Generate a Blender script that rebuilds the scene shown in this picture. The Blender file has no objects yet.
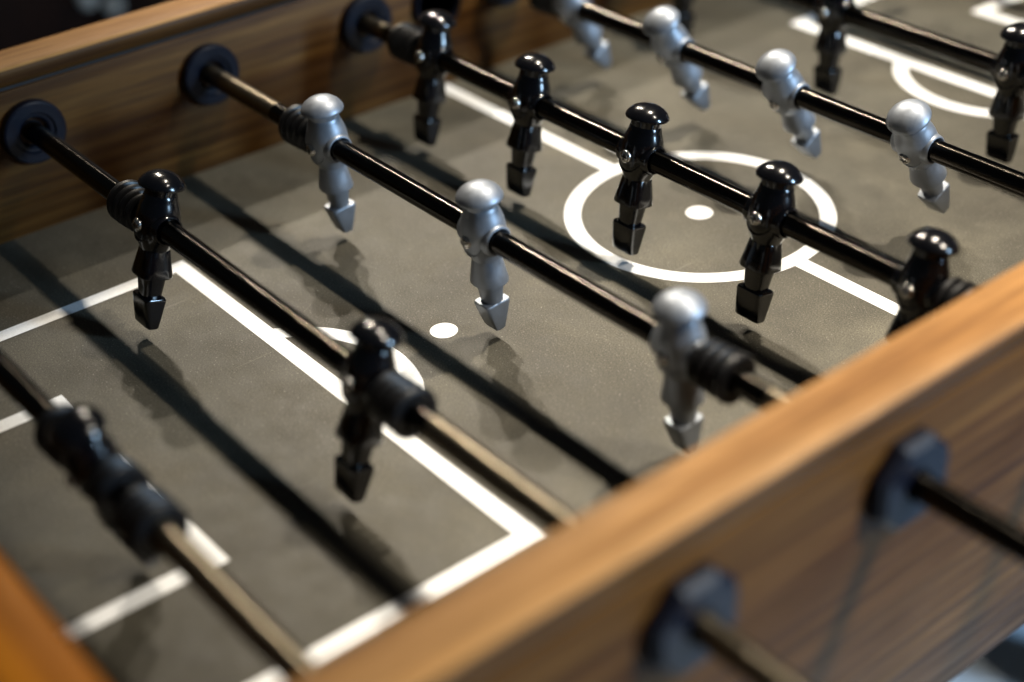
import bpy, bmesh, math, random
from mathutils import Vector, Matrix
random.seed(4)
S = bpy.context.scene
COL = S.collection
PI = math.pi
rad = math.radians
CM = 0.01

# ------------------------------------------------------------------ materials
def nt(name):
    m = bpy.data.materials.new(name); m.use_nodes = True
    t = m.node_tree; b = t.nodes['Principled BSDF']
    return m, t, b
def N(t, typ, **kw):
    n = t.nodes.new(typ)
    for k, v in kw.items():
        if k in n.inputs.keys(): n.inputs[k].default_value = v
        else: setattr(n, k, v)
    return n
def L(t, a, b): t.links.new(a, b)
def ramp(t, fac, stops):
    r = t.nodes.new('ShaderNodeValToRGB'); e = r.color_ramp.elements
    while len(e) > 1: e.remove(e[-1])
    e[0].position = stops[0][0]; e[0].color = (*stops[0][1], 1)
    for p, c in stops[1:]:
        x = e.new(p); x.color = (*c, 1)
    L(t, fac, r.inputs[0]); return r.outputs[0]
def coords(t, scale=(1, 1, 1), rot=(0, 0, 0)):
    c = t.nodes.new('ShaderNodeTexCoord'); m = t.nodes.new('ShaderNodeMapping')
    m.inputs['Scale'].default_value = scale; m.inputs['Rotation'].default_value = rot
    L(t, c.outputs['Object'], m.inputs[0]); return m.outputs[0]
def noise(t, vec, scale, detail=4, rough=0.55, dist=0.0):
    n = N(t, 'ShaderNodeTexNoise', Scale=scale, Detail=detail, Roughness=rough, Distortion=dist)
    L(t, vec, n.inputs['Vector']); return n.outputs['Fac']
def mixc(t, fac, a, b, mode='MIX'):
    m = t.nodes.new('ShaderNodeMix'); m.data_type = 'RGBA'; m.blend_type = mode
    for s, v in ((0, fac), (6, a), (7, b)):
        if isinstance(v, (int, float)): m.inputs[s].default_value = v
        elif isinstance(v, tuple): m.inputs[s].default_value = (*v, 1)
        else: L(t, v, m.inputs[s])
    return m.outputs[2]
def maprange(t, v, a, b, c, d):
    m = t.nodes.new('ShaderNodeMapRange')
    for i, x in enumerate((a, b, c, d)): m.inputs[i + 1].default_value = x
    L(t, v, m.inputs[0]); return m.outputs[0]
def bump(t, b, h, strength, dist):
    n = N(t, 'ShaderNodeBump', Strength=strength, Distance=dist)
    L(t, h, n.inputs['Height']); L(t, n.outputs[0], b.inputs['Normal'])

def wood(name, dark, mid, light, rough=0.42, grain='y', gscale=1.0, contrast=1.0):
    m, t, b = nt(name)
    sc = {'y': (1, 0.05, 1), 'x': (0.05, 1, 1), 'z': (1, 1, 0.05)}[grain]
    v = coords(t, sc)
    big = noise(t, v, 40 * gscale, 5, 0.6, 0.3)
    fine = noise(t, v, 330 * gscale, 3, 0.6, 0.2)
    sc2 = {'y': (1, 0.07, 1), 'x': (0.07, 1, 1), 'z': (1, 1, 0.07)}[grain]
    v2 = coords(t, sc2)
    w = N(t, 'ShaderNodeTexWave', Scale=26 * gscale, Distortion=4.5, Detail=3.0)
    w.inputs['Detail Scale'].default_value = 0.9
    w.bands_direction = 'Z' if grain != 'z' else 'X'
    L(t, v2, w.inputs['Vector'])
    c1 = ramp(t, big, [(0.30, dark), (0.52, mid), (0.72, light)])
    c2 = ramp(t, w.outputs['Fac'], [(0.0, dark), (0.45, mid), (1.0, light)])
    c = mixc(t, 0.22, c1, c2)
    med = noise(t, coords(t, {'y': (1, 0.03, 1), 'x': (0.03, 1, 1), 'z': (1, 1, 0.03)}[grain]), 85 * gscale, 4, 0.6, 0.3)
    c = mixc(t, 0.9 * contrast, c, ramp(t, med, [(0.36, (0.58, 0.53, 0.48)), (0.55, (1, 1, 1)), (0.68, (1.18, 1.2, 1.22))]), 'MULTIPLY')
    f = ramp(t, fine, [(0.35, (0.62, 0.6, 0.58)), (0.6, (1, 1, 1))])
    c = mixc(t, 0.75 * contrast, c, f, 'MULTIPLY')
    L(t, c, b.inputs['Base Color'])
    L(t, maprange(t, fine, 0.3, 0.7, rough + 0.1, rough - 0.04), b.inputs['Roughness'])
    bump(t, b, fine, 0.15, 0.0006)
    b.inputs['Specular IOR Level'].default_value = 0.14
    return m

M = {}
M['walnut'] = wood('walnut_veneer', (0.046, 0.017, 0.004), (0.094, 0.040, 0.008), (0.16, 0.080, 0.020), 0.42)
M['oak'] = wood('oak_top_rail', (0.25, 0.108, 0.030), (0.42, 0.21, 0.066), (0.54, 0.31, 0.13), 0.50, gscale=1.3)
M['oak_end'] = wood('oak_end_rail', (0.34, 0.095, 0.003), (0.49, 0.15, 0.004), (0.58, 0.20, 0.008), 0.42, 'x', 1.2)
M['walnut_end'] = wood('walnut_end', (0.046, 0.017, 0.004), (0.094, 0.040, 0.008), (0.16, 0.080, 0.020), 0.42, 'x')
M['walnut_leg'] = wood('walnut_leg', (0.06, 0.035, 0.022), (0.13, 0.075, 0.045), (0.19, 0.12, 0.08), 0.45, 'z')
M['dark_wood'] = wood('dark_cabinet_wood', (0.016, 0.006, 0.003), (0.03, 0.011, 0.005), (0.05, 0.018, 0.008), 0.5, 'z')

def mat_field():
    m, t, b = nt('playfield_slate')
    v = coords(t)
    big = noise(t, v, 7, 5, 0.6, 0.4)
    med = noise(t, v, 45, 5, 0.65)
    fine = noise(t, v, 950, 4, 0.85)
    speck = noise(t, v, 760, 2, 0.5)
    c = ramp(t, big, [(0.3, (0.038, 0.035, 0.027)), (0.5, (0.062, 0.058, 0.045)), (0.72, (0.098, 0.091, 0.070))])
    c = mixc(t, 0.55, c, ramp(t, med, [(0.3, (0.55, 0.55, 0.55)), (0.7, (1.0, 1.0, 1.0))]), 'MULTIPLY')
    c = mixc(t, 0.9, c, ramp(t, fine, [(0.38, (0.30, 0.30, 0.30)), (0.62, (2.0, 1.96, 1.88))]), 'MULTIPLY')
    c = mixc(t, ramp(t, speck, [(0.64, (0, 0, 0)), (0.74, (0.6, 0.6, 0.6))]), c, (0.36, 0.34, 0.30))
    # thin rubbed streaks left by the ball, running along the pitch
    sv = coords(t, (1, 0.035, 1), (0, 0, rad(9)))
    st = noise(t, sv, 260, 2, 0.4)
    c = mixc(t, ramp(t, st, [(0.72, (0, 0, 0)), (0.80, (0.22, 0.22, 0.22))]), c, (0.30, 0.28, 0.24))
    L(t, c, b.inputs['Base Color'])
    L(t, maprange(t, med, 0.3, 0.7, 0.50, 0.66), b.inputs['Roughness'])
    bump(t, b, fine, 0.2, 0.0004)
    b.inputs['Specular IOR Level'].default_value = 0.3
    return m
M['field'] = mat_field()

def mat_line():
    m, t, b = nt('white_line_paint')
    v = coords(t)
    n = noise(t, v, 900, 3, 0.6); big = noise(t, v, 30, 4)
    c = ramp(t, n, [(0.3, (0.72, 0.735, 0.75)), (0.6, (0.84, 0.86, 0.88))])
    c = mixc(t, 0.5, c, ramp(t, big, [(0.3, (0.9, 0.9, 0.88)), (0.6, (1, 1, 1))]), 'MULTIPLY')
    sc = noise(t, coords(t, (1, 0.12, 1), (0, 0, rad(20))), 420, 3, 0.6)
    c = mixc(t, ramp(t, sc, [(0.66, (0, 0, 0)), (0.76, (0.45, 0.45, 0.45))]), c, (0.30, 0.29, 0.26))
    L(t, c, b.inputs['Base Color']); b.inputs['Roughness'].default_value = 0.5
    return m
M['line'] = mat_line()

def mat_rod(name, col, r0, r1, aniso):
    m, t, b = nt(name)
    v = coords(t, (0.06, 1, 1)); sc = noise(t, v, 900, 3, 0.6)
    v2 = coords(t); sm = noise(t, v2, 120, 4, 0.6)
    c = mixc(t, 0.5, col, ramp(t, sm, [(0.3, (0.72, 0.72, 0.72)), (0.7, (1, 1, 1))]), 'MULTIPLY')
    L(t, c, b.inputs['Base Color'])
    b.inputs['Metallic'].default_value = 1.0
    L(t, maprange(t, sm, 0.3, 0.7, r0, r1), b.inputs['Roughness'])
    b.inputs['Anisotropic'].default_value = aniso
    b.inputs['Anisotropic Rotation'].default_value = 0.25
    tg = t.nodes.new('ShaderNodeTangent'); tg.direction_type = 'RADIAL'; tg.axis = 'X'
    L(t, tg.outputs[0], b.inputs['Tangent'])
    bump(t, b, sc, 0.05, 0.0002)
    return m
M['rod'] = mat_rod('black_nickel_rod', (0.034, 0.030, 0.025), 0.14, 0.20, 0.90)
M['rod_worn'] = mat_rod('worn_nickel_rod', (0.155, 0.13, 0.092), 0.30, 0.42, 0.35)   # rubbed dull where it slides in the bushings

def plastic(name, col, rough, metallic=0.0, coat=0.0, spec=0.5, var=0.15, bs=0.06, bscale=900):
    m, t, b = nt(name)
    v = coords(t); n = noise(t, v, 160, 4, 0.6); f = noise(t, v, bscale, 3, 0.6)
    d = tuple(x * (1 - var) for x in col)
    L(t, ramp(t, n, [(0.3, d), (0.7, col)]), b.inputs['Base Color'])
    L(t, maprange(t, n, 0.3, 0.7, rough * 0.85, rough * 1.2), b.inputs['Roughness'])
    b.inputs['Metallic'].default_value = metallic
    b.inputs['Coat Weight'].default_value = coat; b.inputs['Coat Roughness'].default_value = 0.08
    b.inputs['Specular IOR Level'].default_value = spec
    bump(t, b, f, bs, 0.0004)
    return m
M['black'] = plastic('black_gloss_plastic', (0.0025, 0.0025, 0.0035), 0.17, coat=0.25, spec=0.45)
M['silver'] = plastic('silver_painted_plastic', (0.27, 0.295, 0.335), 0.45, metallic=0.62, coat=0.0, bs=0.10)
M['rubber'] = plastic('black_rubber', (0.005, 0.005, 0.006), 0.42, bs=0.1, spec=0.4)
M['bush'] = plastic('black_nylon', (0.003, 0.004, 0.010), 0.42, bs=0.1, spec=0.25)
M['steel'] = plastic('screw_steel', (0.55, 0.53, 0.50), 0.25, metallic=1.0)
M['recess_shade'] = plastic('painted_recess_shade', (0.004, 0.004, 0.005), 0.6)  # near-black colour standing in for shade in seams and screw heads
M['knob'] = plastic('white_porcelain', (0.88, 0.86, 0.78), 0.15, coat=0.5, bs=0.02)
def mat_floor():
    m, t, b = nt('pale_floor_vinyl')
    v = coords(t); n = noise(t, v, 6, 5); f = noise(t, v, 180, 3)
    c = ramp(t, n, [(0.3, (0.42, 0.50, 0.58)), (0.7, (0.55, 0.64, 0.74))])
    c = mixc(t, 0.4, c, ramp(t, f, [(0.3, (0.8, 0.8, 0.8)), (0.7, (1, 1, 1))]), 'MULTIPLY')
    L(t, c, b.inputs['Base Color']); b.inputs['Roughness'].default_value = 0.5
    return m
M['floor'] = mat_floor()

# ------------------------------------------------------------------ mesh helpers
def finish(name, bm, mats, parent=None, loc=(0, 0, 0), smooth=True, angle=32):
    bmesh.ops.recalc_face_normals(bm, faces=bm.faces)
    if smooth:
        for f in bm.faces: f.smooth = True
        for e in bm.edges:
            if len(e.link_faces) == 2:
                e.smooth = e.calc_face_angle(0) < rad(angle)
    me = bpy.data.meshes.new(name); bm.to_mesh(me); bm.free()
    for m in (mats if isinstance(mats, (list, tuple)) else [mats]): me.materials.append(m)
    o = bpy.data.objects.new(name, me); COL.objects.link(o); o.location = loc
    if parent: o.parent = parent
    return o
def empty(name, loc, label, cat, group=None):
    o = bpy.data.objects.new(name, None); COL.objects.link(o); o.location = loc
    o.empty_display_size = 0.05
    o['label'] = label; o['category'] = cat
    if group: o['group'] = group
    return o
def box(bm, x0, x1, y0, y1, z0, z1, bev=0.0, seg=2):
    vs = [bm.verts.new((x, y, z)) for x in (x0, x1) for y in (y0, y1) for z in (z0, z1)]
    F = [(0, 1, 3, 2), (4, 6, 7, 5), (0, 4, 5, 1), (2, 3, 7, 6), (0, 2, 6, 4), (1, 5, 7, 3)]
    fs = [bm.faces.new([vs[i] for i in f]) for f in F]
    if bev:
        es = list({e for f in fs for e in f.edges})
        bmesh.ops.bevel(bm, geom=es, offset=bev, segments=seg, affect='EDGES', profile=0.5)
def rings_to_mesh(bm, rings, cap0=True, cap1=True, closed=False):
    R = [[bm.verts.new(p) for p in r] for r in rings]
    n = len(R[0])
    for a, b in zip(R[:-1], R[1:]):
        for i in range(n):
            j = (i + 1) % n
            try: bm.faces.new((a[i], a[j], b[j], b[i]))
            except ValueError: pass
    if closed:
        a, b = R[-1], R[0]
        for i in range(n):
            j = (i + 1) % n; bm.faces.new((a[i], a[j], b[j], b[i]))
    else:
        if cap0: bm.faces.new(R[0][::-1])
        if cap1: bm.faces.new(R[-1])
def lathe_x(bm, prof, seg=40, closed=False, y=0, z=0, n8=False):
    rings = []
    for x, r in prof:
        rings.append([(x, y + r * math.cos(2 * PI * (i + .5) / seg), z + r * math.sin(2 * PI * (i + .5) / seg)) for i in range(seg)])
    rings_to_mesh(bm, rings, closed=closed)
def superring(z, rx, ry, n, cy=0.0, seg=48):
    out = []
    for i in range(seg):
        a = 2 * PI * (i + .5) / seg
        c, s = math.cos(a), math.sin(a)
        k = (abs(c) ** n + abs(s) ** n) ** (-1.0 / n)
        out.append((rx * k * c * CM, (cy + ry * k * s) * CM, z * CM))
    return out

# ------------------------------------------------------------------ table
H_ROD = 0.0807
W_IN, T_W = 0.3254, 0.0388
Z_TOP, Z_SEAM, Z_BOT = 0.1325, 0.1171, -0.1142
Y_END = 0.607
TABLE_Y = Y_END + 0.045
ROD_Y = [(k - 4.5) * 0.15 for k in range(1, 9)]

table = empty('foosball_table', (0, 0, -0.75), 'wooden table football table with light top rails and a dark grey pitch', 'foosball table')
TO = (0, 0, 0.75)      # parts are modelled about the pitch centre

# pitch with its painted lines (one mesh, two materials)
def pitch():
    bm = bmesh.new()
    box(bm, -W_IN - 0.004, W_IN + 0.004, -Y_END - 0.004, Y_END + 0.004, -0.018, 0.0)
    lw = 0.0125; z = 0.00035
    def quad(x0, x1, y0, y1):
        f = bm.faces.new([bm.verts.new(p) for p in ((x0, y0, z), (x1, y0, z), (x1, y1, z), (x0, y1, z))]); f.material_index = 1
    def arc(cx, cy, r, a0, a1, n=96, w=lw, zz=z + 0.0001):
        P = []
        for i in range(n + 1):
            a = a0 + (a1 - a0) * i / n
            P.append((bm.verts.new((cx + (r - w) * math.cos(a), cy + (r - w) * math.sin(a), zz)), bm.verts.new((cx + r * math.cos(a), cy + r * math.sin(a), zz))))
        for a, b in zip(P[:-1], P[1:]):
            f = bm.faces.new((a[0], a[1], b[1], b[0])); f.material_index = 1
    def disc(cx, cy, r):
        f = bm.faces.new([bm.verts.new((cx + r * math.cos(2 * PI * i / 48), cy + r * math.sin(2 * PI * i / 48), z)) for i in range(48)]); f.material_index = 1
    quad(-W_IN, -0.1015, -lw / 2 , lw / 2)
    quad(0.1015, W_IN, -lw / 2, lw / 2)
    arc(0, 0, 0.1022, 0, 2 * PI, 160)
    disc(0, 0, 0.0102)
    for s in (-1, 1):
        p, a, g, b = 0.3277 * s, 0.2074, 0.4718 * s, 0.107
        e = Y_END * s
        def q(x0, x1, ya, yb): quad(x0, x1, min(ya, yb), max(ya, yb))
        q(-a, a, p, p + s * lw)
        q(-a, -a + lw, p + s * lw, e); q(a - lw, a, p + s * lw, e)
        q(-b, b, g, g + s * lw)
        q(-b, -b + lw, g + s * lw, e); q(b - lw, b, g + s * lw, e)
        disc(0, 0.2424 * s, 0.0096)
        # penalty arc
        R = 0.0925; cy = 0.3725 * s
        h = math.acos((0.3725 - 0.3277 - 0.002) / R)
        arc(0, cy, R, -PI / 2 * s - h, -PI / 2 * s + h, 72)
    o = finish('pitch', bm, [M['field'], M['line']], table, TO, smooth=False)
    return o
pitch()

bushes = []
def side_wall(s):
    bm = bmesh.new()
    x0, x1 = sorted((s * W_IN, s * (W_IN + T_W)))
    box(bm, x0, x1, -TABLE_Y, TABLE_Y, Z_BOT, Z_SEAM - 0.0016, 0.0012, 2)
    w = finish('side_wall', bm, M['walnut'], table, TO)
    bm = bmesh.new()
    box(bm, x0, x1, -TABLE_Y, TABLE_Y, Z_SEAM, Z_TOP, 0.0048, 5)
    # top face shows the lighter solid edge, its sides the same veneer as the wall
    for f in bm.faces:
        f.material_index = 0 if f.normal.z > 0.6 else 1
    r = finish('top_rail', bm, [M['oak'], M['walnut']], w)
    bm = bmesh.new()
    box(bm, x0 + 0.0025, x1 - 0.0025, -TABLE_Y + .002, TABLE_Y - .002, Z_SEAM - 0.003, Z_SEAM + 0.001)
    finish('shadow_gap', bm, M['recess_shade'], w)
    for y in ROD_Y:
        # inner round flange
        bm = bmesh.new()
        xi = s * W_IN
        d = -s
        prof = [(0.0, 2.45), (0.45, 2.48), (0.68, 2.42), (0.78, 2.28), (0.78, 1.62), (0.60, 1.52), (0.58, 1.25), (0.45, 1.10), (-0.3, 1.02), (-0.3, 0.86), (0.2, 0.84), (0.2, 0.80), (-1.0, 0.80), (-1.0, 2.0)]
        lathe_x(bm, [(xi + d * a * CM, r_ * CM) for a, r_ in prof], 48, closed=True, y=y, z=H_ROD)
        finish('bushing', bm, M['bush'], w)
        # outer octagonal flange nut
        bm = bmesh.new()
        xo = s * (W_IN + T_W); d = s
        prof = [(0.0, 2.8), (0.7, 2.8), (1.05, 2.45), (1.08, 1.2), (1.05, 0.98), (0.8, 0.85), (-.8, 0.83), (-.8, 2.4)]
        lathe_x(bm, [(xo + d * a * CM, r_ * CM) for a, r_ in prof], 8, closed=True, y=y, z=H_ROD)
        finish('flange_nut', bm, M['bush'], w)
    # ball serving cup in the middle of the wall
    bm = bmesh.new()
    xi = s * W_IN; d = -s
    prof = [(0.0, 2.55), (0.5, 2.5), (0.62, 2.35), (0.55, 2.15), (0.2, 2.0), (-1.2, 1.7), (-2.2, 1.0), (-2.4, 0.1)]
    rings = [(xi + d * a * CM, r_ * CM) for a, r_ in prof]
    lathe_x(bm, rings, 48, y=0, z=0.079)
    finish('serving_cup', bm, M['bush'], w)
    return w
side_wall(-1); side_wall(1)

def end_wall(s):
    y0, y1 = sorted((s * Y_END, s * TABLE_Y))
    g = 0.10
    bm = bmesh.new()   # panel with the goal mouth cut out of it
    box(bm, -W_IN + 0.0005, -g, y0, y1, Z_BOT, Z_SEAM - 0.0016)
    box(bm, g, W_IN - 0.0005, y0, y1, Z_BOT, Z_SEAM - 0.0016)
    box(bm, -g, g, y0, y1, 0.075, Z_SEAM - 0.0016)
    box(bm, -g, g, y0, y1, Z_BOT, -0.001)
    w = finish('end_wall', bm, M['walnut_end'], table, TO)
    bm = bmesh.new()
    box(bm, -W_IN + 0.0005, W_IN - 0.0005, y0, y1, Z_SEAM, Z_TOP, 0.0048, 5)
    for f in bm.faces: f.material_index = 0 if f.normal.z > 0.6 else 1
    finish('top_rail', bm, [M['oak_end'], M['walnut_end']], w)
    bm = bmesh.new()
    box(bm, -W_IN + 0.002, W_IN - 0.002, y0 + .0025, y1 - .0025, Z_SEAM - 0.003, Z_SEAM + 0.001)
    finish('shadow_gap', bm, M['recess_shade'], w)
    bm = bmesh.new()   # closed dark goal pocket behind the mouth
    ya, yb = (y1 + .0005, y1 + .06) if s > 0 else (y0 - .06, y0 - .0005)
    box(bm, -g - .01, g + .01, ya, yb, -0.06, 0.09, .003)
    finish('goal_pocket', bm, M['bush'], w)
end_wall(-1); end_wall(1)
for sx in (-1, 1):
    for sy in (-1, 1):
        bm = bmesh.new()
        cx, cy = sx * (W_IN - 0.043), sy * (Y_END - 0.043)
        R = []
        for z, h in ((-0.75, 0.028), (-0.744, 0.03), (-0.019, 0.042)):
            R.append([(cx - h, cy - h, z), (cx + h, cy - h, z), (cx + h, cy + h, z), (cx - h, cy + h, z)])
        rings_to_mesh(bm, R)
        finish('leg', bm, M['walnut_leg'], table, TO, smooth=False)

# ------------------------------------------------------------------ figures, bumpers, rods
def figure_mesh(fx0, fy0, fx1, fy1, ns):
    bm = bmesh.new()
    sec = [  # z, rx, ry, exponent, cy
        (3.66, .10, .10, 2, 0), (3.64, .36, .36, 2, 0), (3.54, .74, .74, 2, 0), (3.39, 1.04, 1.04, 2, 0), (3.18, 1.30, 1.30, 2, 0),
        (2.97, 1.46, 1.46, 2, 0), (2.82, 1.53, 1.53, 2, 0), (2.73, 1.55, 1.55, 2, 0), (2.66, 1.53, 1.53, 2, 0), (2.62, 1.46, 1.46, 2, 0),
        (2.61, 1.20, 1.20, 2, 0), (2.56, 1.12, 1.12, 2, 0), (2.14, 1.07, 1.07, 2, 0), (2.08, 1.11, 1.11, 2, 0),
        (1.86, 1.15, 1.15, 2, 0), (1.62, 1.23, 1.23, 2, 0), (1.38, 1.32, 1.32, 2, 0), (1.08, 1.41, 1.41, 2, 0), (.7, 1.47, 1.47, 2, 0), (.2, 1.50, 1.50, 2, 0), (-.3, 1.48, 1.48, 2, 0), (-.8, 1.38, 1.38, 2, 0),
        (-1.2, 1.24, 1.24, 2, 0), (-1.55, 1.06, 1.06, 2, 0), (-1.72, .98, .98, 2.1, 0),
        (-1.76, .97, .94, ns - .3, 0), (-2.3, 1.05, 1.01, ns, 0), (-2.9, 1.15, 1.10, ns, 0), (-3.50, 1.27, 1.20, ns, 0), (-3.60, 1.25, 1.18, ns, 0), (-3.62, .94, .86, ns, 0),
        (-3.68, .92, .83, ns, 0), (-4.4, .83, .74, ns, 0), (-5.10, .76, .66, ns, 0),
        (-5.12, fx0 - .04, fy0 - .05, 7, 0), (-5.19, fx0, fy0, 8, 0), (-5.32, fx0, fy0, 9, 0), (-6.4, (fx0 + fx1) / 2, fy0 + (fy1 - fy0) * .55, 9, 0), (-7.20, fx1, fy1, 9, 0), (-7.28, fx1 - .04, fy1 - .05, 7, 0),
    ]
    rings_to_mesh(bm, [superring(z, rx, ry, n, cy) for z, rx, ry, n, cy in sec])
    # collars that clamp the rod on both sides
    for s in (-1, 1):
        prof = [(0.7, 1.12), (1.30, 1.10), (1.46, 1.06), (1.56, .99), (1.58, .92), (1.54, .86), (1.45, .80), (0.7, .79)]
        lathe_x(bm, [(s * a * CM, r * CM) for a, r in prof], 40, closed=True)
    # raised bib line under the screw
    for s in (-1, 1):
        ringp = []
        for i in range(13):
            a = PI * (0.08 + 0.84 * i / 12)
            x = 1.02 * math.cos(a); z = -0.15 - 0.95 * math.sin(a)
            rr = 1.48 * math.sqrt(max(0.05, 1 - (z / 2.6) ** 2)); y = s * math.sqrt(max(0.05, rr * rr - x * x)) * 0.985
            ringp.append(Vector((x, y, z)))
        rings = []
        for i, p in enumerate(ringp):
            tg = (ringp[min(i + 1, 12)] - ringp[max(i - 1, 0)]).normalized(); nn = Vector((p.x, p.y, 0)).normalized(); bb = tg.cross(nn)
            rings.append([tuple((p + (nn * math.cos(2 * PI * k / 8) + bb * math.sin(2 * PI * k / 8)) * 0.055) [q] * CM for q in range(3)) for k in range(8)])
        rings_to_mesh(bm, rings)
    return bm
def screw_mesh():
    # pan head on the chest (facing -y) with dark bars standing in for a cross recess's shade
    bm = bmesh.new()
    prof = [(1.30, .46), (1.50, .46), (1.58, .43), (1.66, .34), (1.70, .20), (1.705, .04)]
    rings = []
    for a, r in prof:
        rings.append([(r * math.cos(2 * PI * i / 28) * CM, -a * CM, r * math.sin(2 * PI * i / 28) * CM) for i in range(28)])
    rings_to_mesh(bm, rings)
    n0 = len(bm.faces)
    for (hx, hz) in ((.25, .05), (.05, .25)):
        box(bm, -hx * CM, hx * CM, -1.715 * CM, -1.60 * CM, -hz * CM, hz * CM)
    bm.faces.ensure_lookup_table()
    for f in list(bm.faces)[n0:]: f.material_index = 1
    return bm
def bumper_mesh():
    # ribbed rubber bumper, base at x=0 growing towards +x
    bm = bmesh.new()
    pts = [(0, .82), (0, 1.12), (.06, 1.2)]
    def rib(x0, x1, r, g):
        n = 6
        return [(x0 + (x1 - x0) * i / n, g + (r - g) * math.sin(PI * i / n) ** 0.75) for i in range(n + 1)]
    pts += rib(.10, .62, 1.44, 1.02) + rib(.84, 1.36, 1.50, 1.02) + rib(1.58, 2.10, 1.53, 1.02)
    pts += [(2.30, 1.04), (2.34, 1.30), (2.42, 1.48), (2.54, 1.54), (2.70, 1.54), (2.82, 1.48), (2.87, 1.38), (2.88, 1.2), (2.82, 1.05), (2.82, .80)]
    lathe_x(bm, [(a * CM, r * CM) for a, r in pts], 40, closed=True)
    return bm

protos = {}
def proto(kind):
    return protos.get(kind)
def place(kind, build, mats, name, parent, loc=(0, 0, 0), rot=(0, 0, 0), scale=(1, 1, 1), label=None):
    if kind not in protos:
        o = finish(name, build(), mats); protos[kind] = o
    else:
        o = protos[kind].copy(); COL.objects.link(o)
    o.parent = parent; o.location = loc; o.rotation_euler = rot; o.scale = scale
    if label: o['label'] = label
    return o

R_ROD = 0.0077
GROUP = 'steel rods of players across the table'
def rod(k, color, xs, tilt, label, bump_scale=1.0, handle=False, extra=(), screw=True, tilts=None, worn=(-.28, .28)):
    y = ROD_Y[k - 1]
    t = empty('foosball_rod', (0, y, H_ROD), label, 'foosball rod', GROUP)
    bm = bmesh.new()
    x0, x1 = -0.425, (0.60 if handle else 0.56)
    wa, wb = worn; worn_end = W_IN + .012 if color == 'silver' else .47
    lathe_x(bm, [(x0, R_ROD * .8), (x0 + .001, R_ROD), (wa, R_ROD), (wb, R_ROD), (worn_end, R_ROD), (x1 - .001, R_ROD), (x1, R_ROD * .8)], 40)
    for f in bm.faces:
        cx = f.calc_center_median().x
        f.material_index = 1 if cx < wa or wb < cx < worn_end else 0
    finish('rod_shaft', bm, [M['rod'], M['rod_worn']], t)
    for i, x in enumerate(xs):
        a = rad(tilts[i] if tilts else tilt)
        f = place('fig_' + color, (lambda: figure_mesh(1.05, .80, 1.02, .42, 3.2)) if color == 'black' else (lambda: figure_mesh(.80, 1.0, .70, .40, 2.35)), M[color], 'player_figure', t, (x, 0, 0), (a, 0, 0))
        place('screw', screw_mesh, [M['steel'], M['recess_shade']], 'screw', f)
    bs = bump_scale if isinstance(bump_scale, tuple) else (bump_scale, bump_scale)
    place('bumper', bumper_mesh, M['rubber'], 'bumper', t, (max(xs) + .0158, 0, 0), (0, 0, 0), (bs[1], 1, 1))
    place('bumper', bumper_mesh, M['rubber'], 'bumper', t, (min(xs) - .0158, 0, 0), (0, 0, PI), (bs[0], 1, 1))
    for x in extra:
        place('bumper', bumper_mesh, M['rubber'], 'bumper', t, (x, 0, 0), (0, 0, 0), (0.95, 1, 1))
    if handle:
        bm = bmesh.new()
        prof = [(.585, .9), (.588, 1.3), (.60, 1.5), (.64, 1.55), (.70, 1.75), (.725, 1.7), (.735, 1.3), (.737, .2)]
        lathe_x(bm, [(a, r * CM) for a, r in prof], 32)
        finish('handle', bm, M['rubber'], t)
    return t
# tilt > 0 swings the feet towards the far goal (+y)
rod(1, 'black', [.084], 12, 'nearest rod, lower left, with the lone black goalkeeper between rubber stops', (1.0, 0.55), True, extra=(.1285,), worn=(-0.3, 0.155))
rod(2, 'black', [-.130, .115], -17, 'rod with two black players above the near penalty box front line', 1.0, True, worn=(-0.34, 0.176))
rod(3, 'silver', [-.153, .028, .208], 4, 'rod with three silver players upright beside the near penalty spot', 1.0, worn=(-0.222, 0.277))
rod(4, 'black', [-.227, -.106, .015, .137, .258], -12, 'rod with five black players passing over the centre circle', 1.0, True, worn=(-0.29, 0.3))
rod(5, 'silver', [-.230, -.108, .013, .135, .257], 29, 'rod with five silver players leaning with feet kicked forward', 0.9, worn=(-0.29, 0.3))
rod(6, 'black', [-.247, -.070, .107], -3, 'rod with three black players along the far penalty box line', 1.0, True, worn=(-0.3, 0.2))
rod(7, 'silver', [-.150, .110], 80, 'rod with two silver players swung level, beyond the far penalty line', 1.0, worn=(-0.28, 0.2))
rod(8, 'silver', [.0], 10, 'farthest rod with the lone silver goalkeeper before the far goal', 1.0, worn=(-0.2, 0.2))

# ------------------------------------------------------------------ surroundings
bm = bmesh.new()
box(bm, -6, 6, -6, 6, -0.80, -0.75)
fl = finish('floor', bm, M['floor'], smooth=False); fl['kind'] = 'structure'

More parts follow.
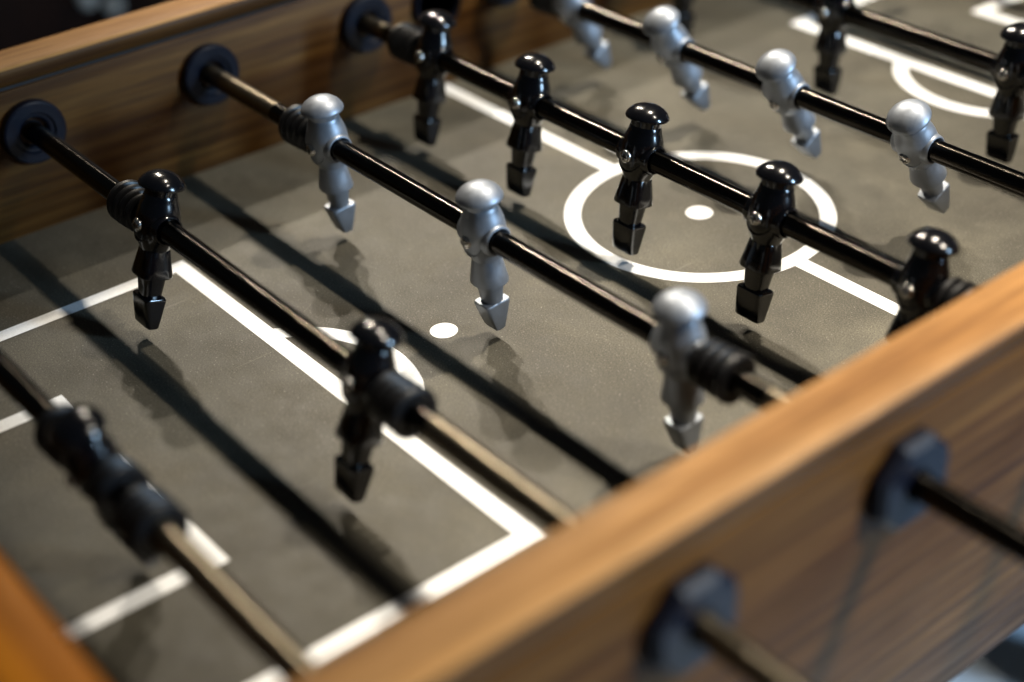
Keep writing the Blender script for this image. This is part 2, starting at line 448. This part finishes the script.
cab = empty('cabinet', (-1.75, 0.16, -0.75), 'very dark brown cabinet with small white knobs behind the table', 'cabinet')
bm = bmesh.new()
box(bm, -0.35, 0.28, -1.9, 1.9, 0.06, 0.97, .004); box(bm, -0.33, 0.24, -1.88, 1.88, 0.0, 0.059)
finish('carcass', bm, M['dark_wood'], cab)
bm = bmesh.new(); box(bm, -0.37, 0.31, -1.93, 1.93, 0.9715, 1.0, .005); finish('counter_top', bm, M['dark_wood'], cab)
for i in range(4):
    bm = bmesh.new()
    ya = -1.88 + i * 0.94
    box(bm, 0.2815, 0.300, ya + .004, ya + .936, 0.08, 0.96, .004)
    box(bm, 0.3005, 0.306, ya + .07, ya + .87, 0.15, 0.89, .004)
    dr = finish('door', bm, M['dark_wood'], cab)
    ky = ya + (.92 if i % 2 == 1 else .019)
    bm = bmesh.new()
    lathe_x(bm, [(.299, .008), (.310, .007), (.314, .010), (.319, .013), (.327, .0135), (.333, .010), (.336, .002)], 28, y=ky, z=.4955 if i % 2 else .475)
    finish('knob', bm, M['knob'], dr)

# ------------------------------------------------------------------ lamps
def lamp(name, kind, loc, target, energy, color, **kw):
    d = bpy.data.lights.new(name, kind); d.energy = energy; d.color = color
    for k, v in kw.items(): setattr(d, k, v)
    o = bpy.data.objects.new(name, d); COL.objects.link(o); o.location = loc
    o.rotation_euler = (Vector(target) - Vector(loc)).to_track_quat('-Z', 'Y').to_euler()
    return o
WARM = (1.0, 0.89, 0.73)
T0 = (0, -0.05, 0)
lamp('ceiling_spot', 'SPOT', (0.10, 0.82, 2.4), (0.07, 0.14, 0), 240, WARM, shadow_soft_size=0.035, spot_size=rad(32), spot_blend=1.0)
lamp('ceiling_spot', 'SPOT', (-1.72, 0.88, 2.4), (0.0, 0.08, 0), 140, WARM, shadow_soft_size=0.035, spot_size=rad(27), spot_blend=1.0)
lamp('ceiling_spot', 'SPOT', (-2.5, 0.95, 2.4), (0.0, 0.08, 0), 180, WARM, shadow_soft_size=0.045, spot_size=rad(27), spot_blend=1.0)
lamp('ceiling_spot', 'SPOT', (1.9, 0.9, 2.4), (0.75, -0.25, -0.4), 330, WARM, shadow_soft_size=0.22, spot_size=rad(32), spot_blend=0.6)
lamp('fill_lamp', 'POINT', (1.35, 0.9, 2.4), T0, 26, (1.0, 0.94, 0.86), shadow_soft_size=0.15)  # added fill to lift the cabinet, knobs and shaded pitch strip
lamp('window_light', 'AREA', (2.55, 1.35, 0.95), (0, -0.1, 0.1), 58, (0.47, 0.72, 1.0), shape='RECTANGLE', size=0.25, size_y=0.9)

w = bpy.data.worlds.new('World'); S.world = w; w.use_nodes = True
w.node_tree.nodes['Background'].inputs[0].default_value = (0.72, 0.86, 1.0, 1)
w.node_tree.nodes['Background'].inputs[1].default_value = 0.018

# ------------------------------------------------------------------ camera
C = Vector((0.72285, -0.74247, 0.56545)); Dv = Vector((-0.66183498, 0.51072149, -0.54876044)).normalized()
roll = -0.0466
r = Dv.cross(Vector((0, 0, 1))).normalized(); u = r.cross(Dv)
cr, sr = math.cos(roll), math.sin(roll)
R_ = cr * r + sr * u; U_ = -sr * r + cr * u
cd = bpy.data.cameras.new('camera'); cam = bpy.data.objects.new('camera', cd); COL.objects.link(cam)
mw = Matrix((R_, U_, -Dv)).transposed().to_4x4(); mw.translation = C
cam.matrix_world = mw
cd.sensor_width = 36; cd.lens = 1542.43 / 1024 * 36
cd.clip_start = 0.02; cd.clip_end = 60
cd.dof.use_dof = True; cd.dof.focus_distance = 1.045; cd.dof.aperture_fstop = 2.05; cd.dof.aperture_blades = 0
S.camera = cam
S.view_settings.view_transform = 'Standard'; S.view_settings.look = 'None'
S.view_settings.exposure = 0.8; S.view_settings.gamma = 1
S.cycles.max_bounces = 8
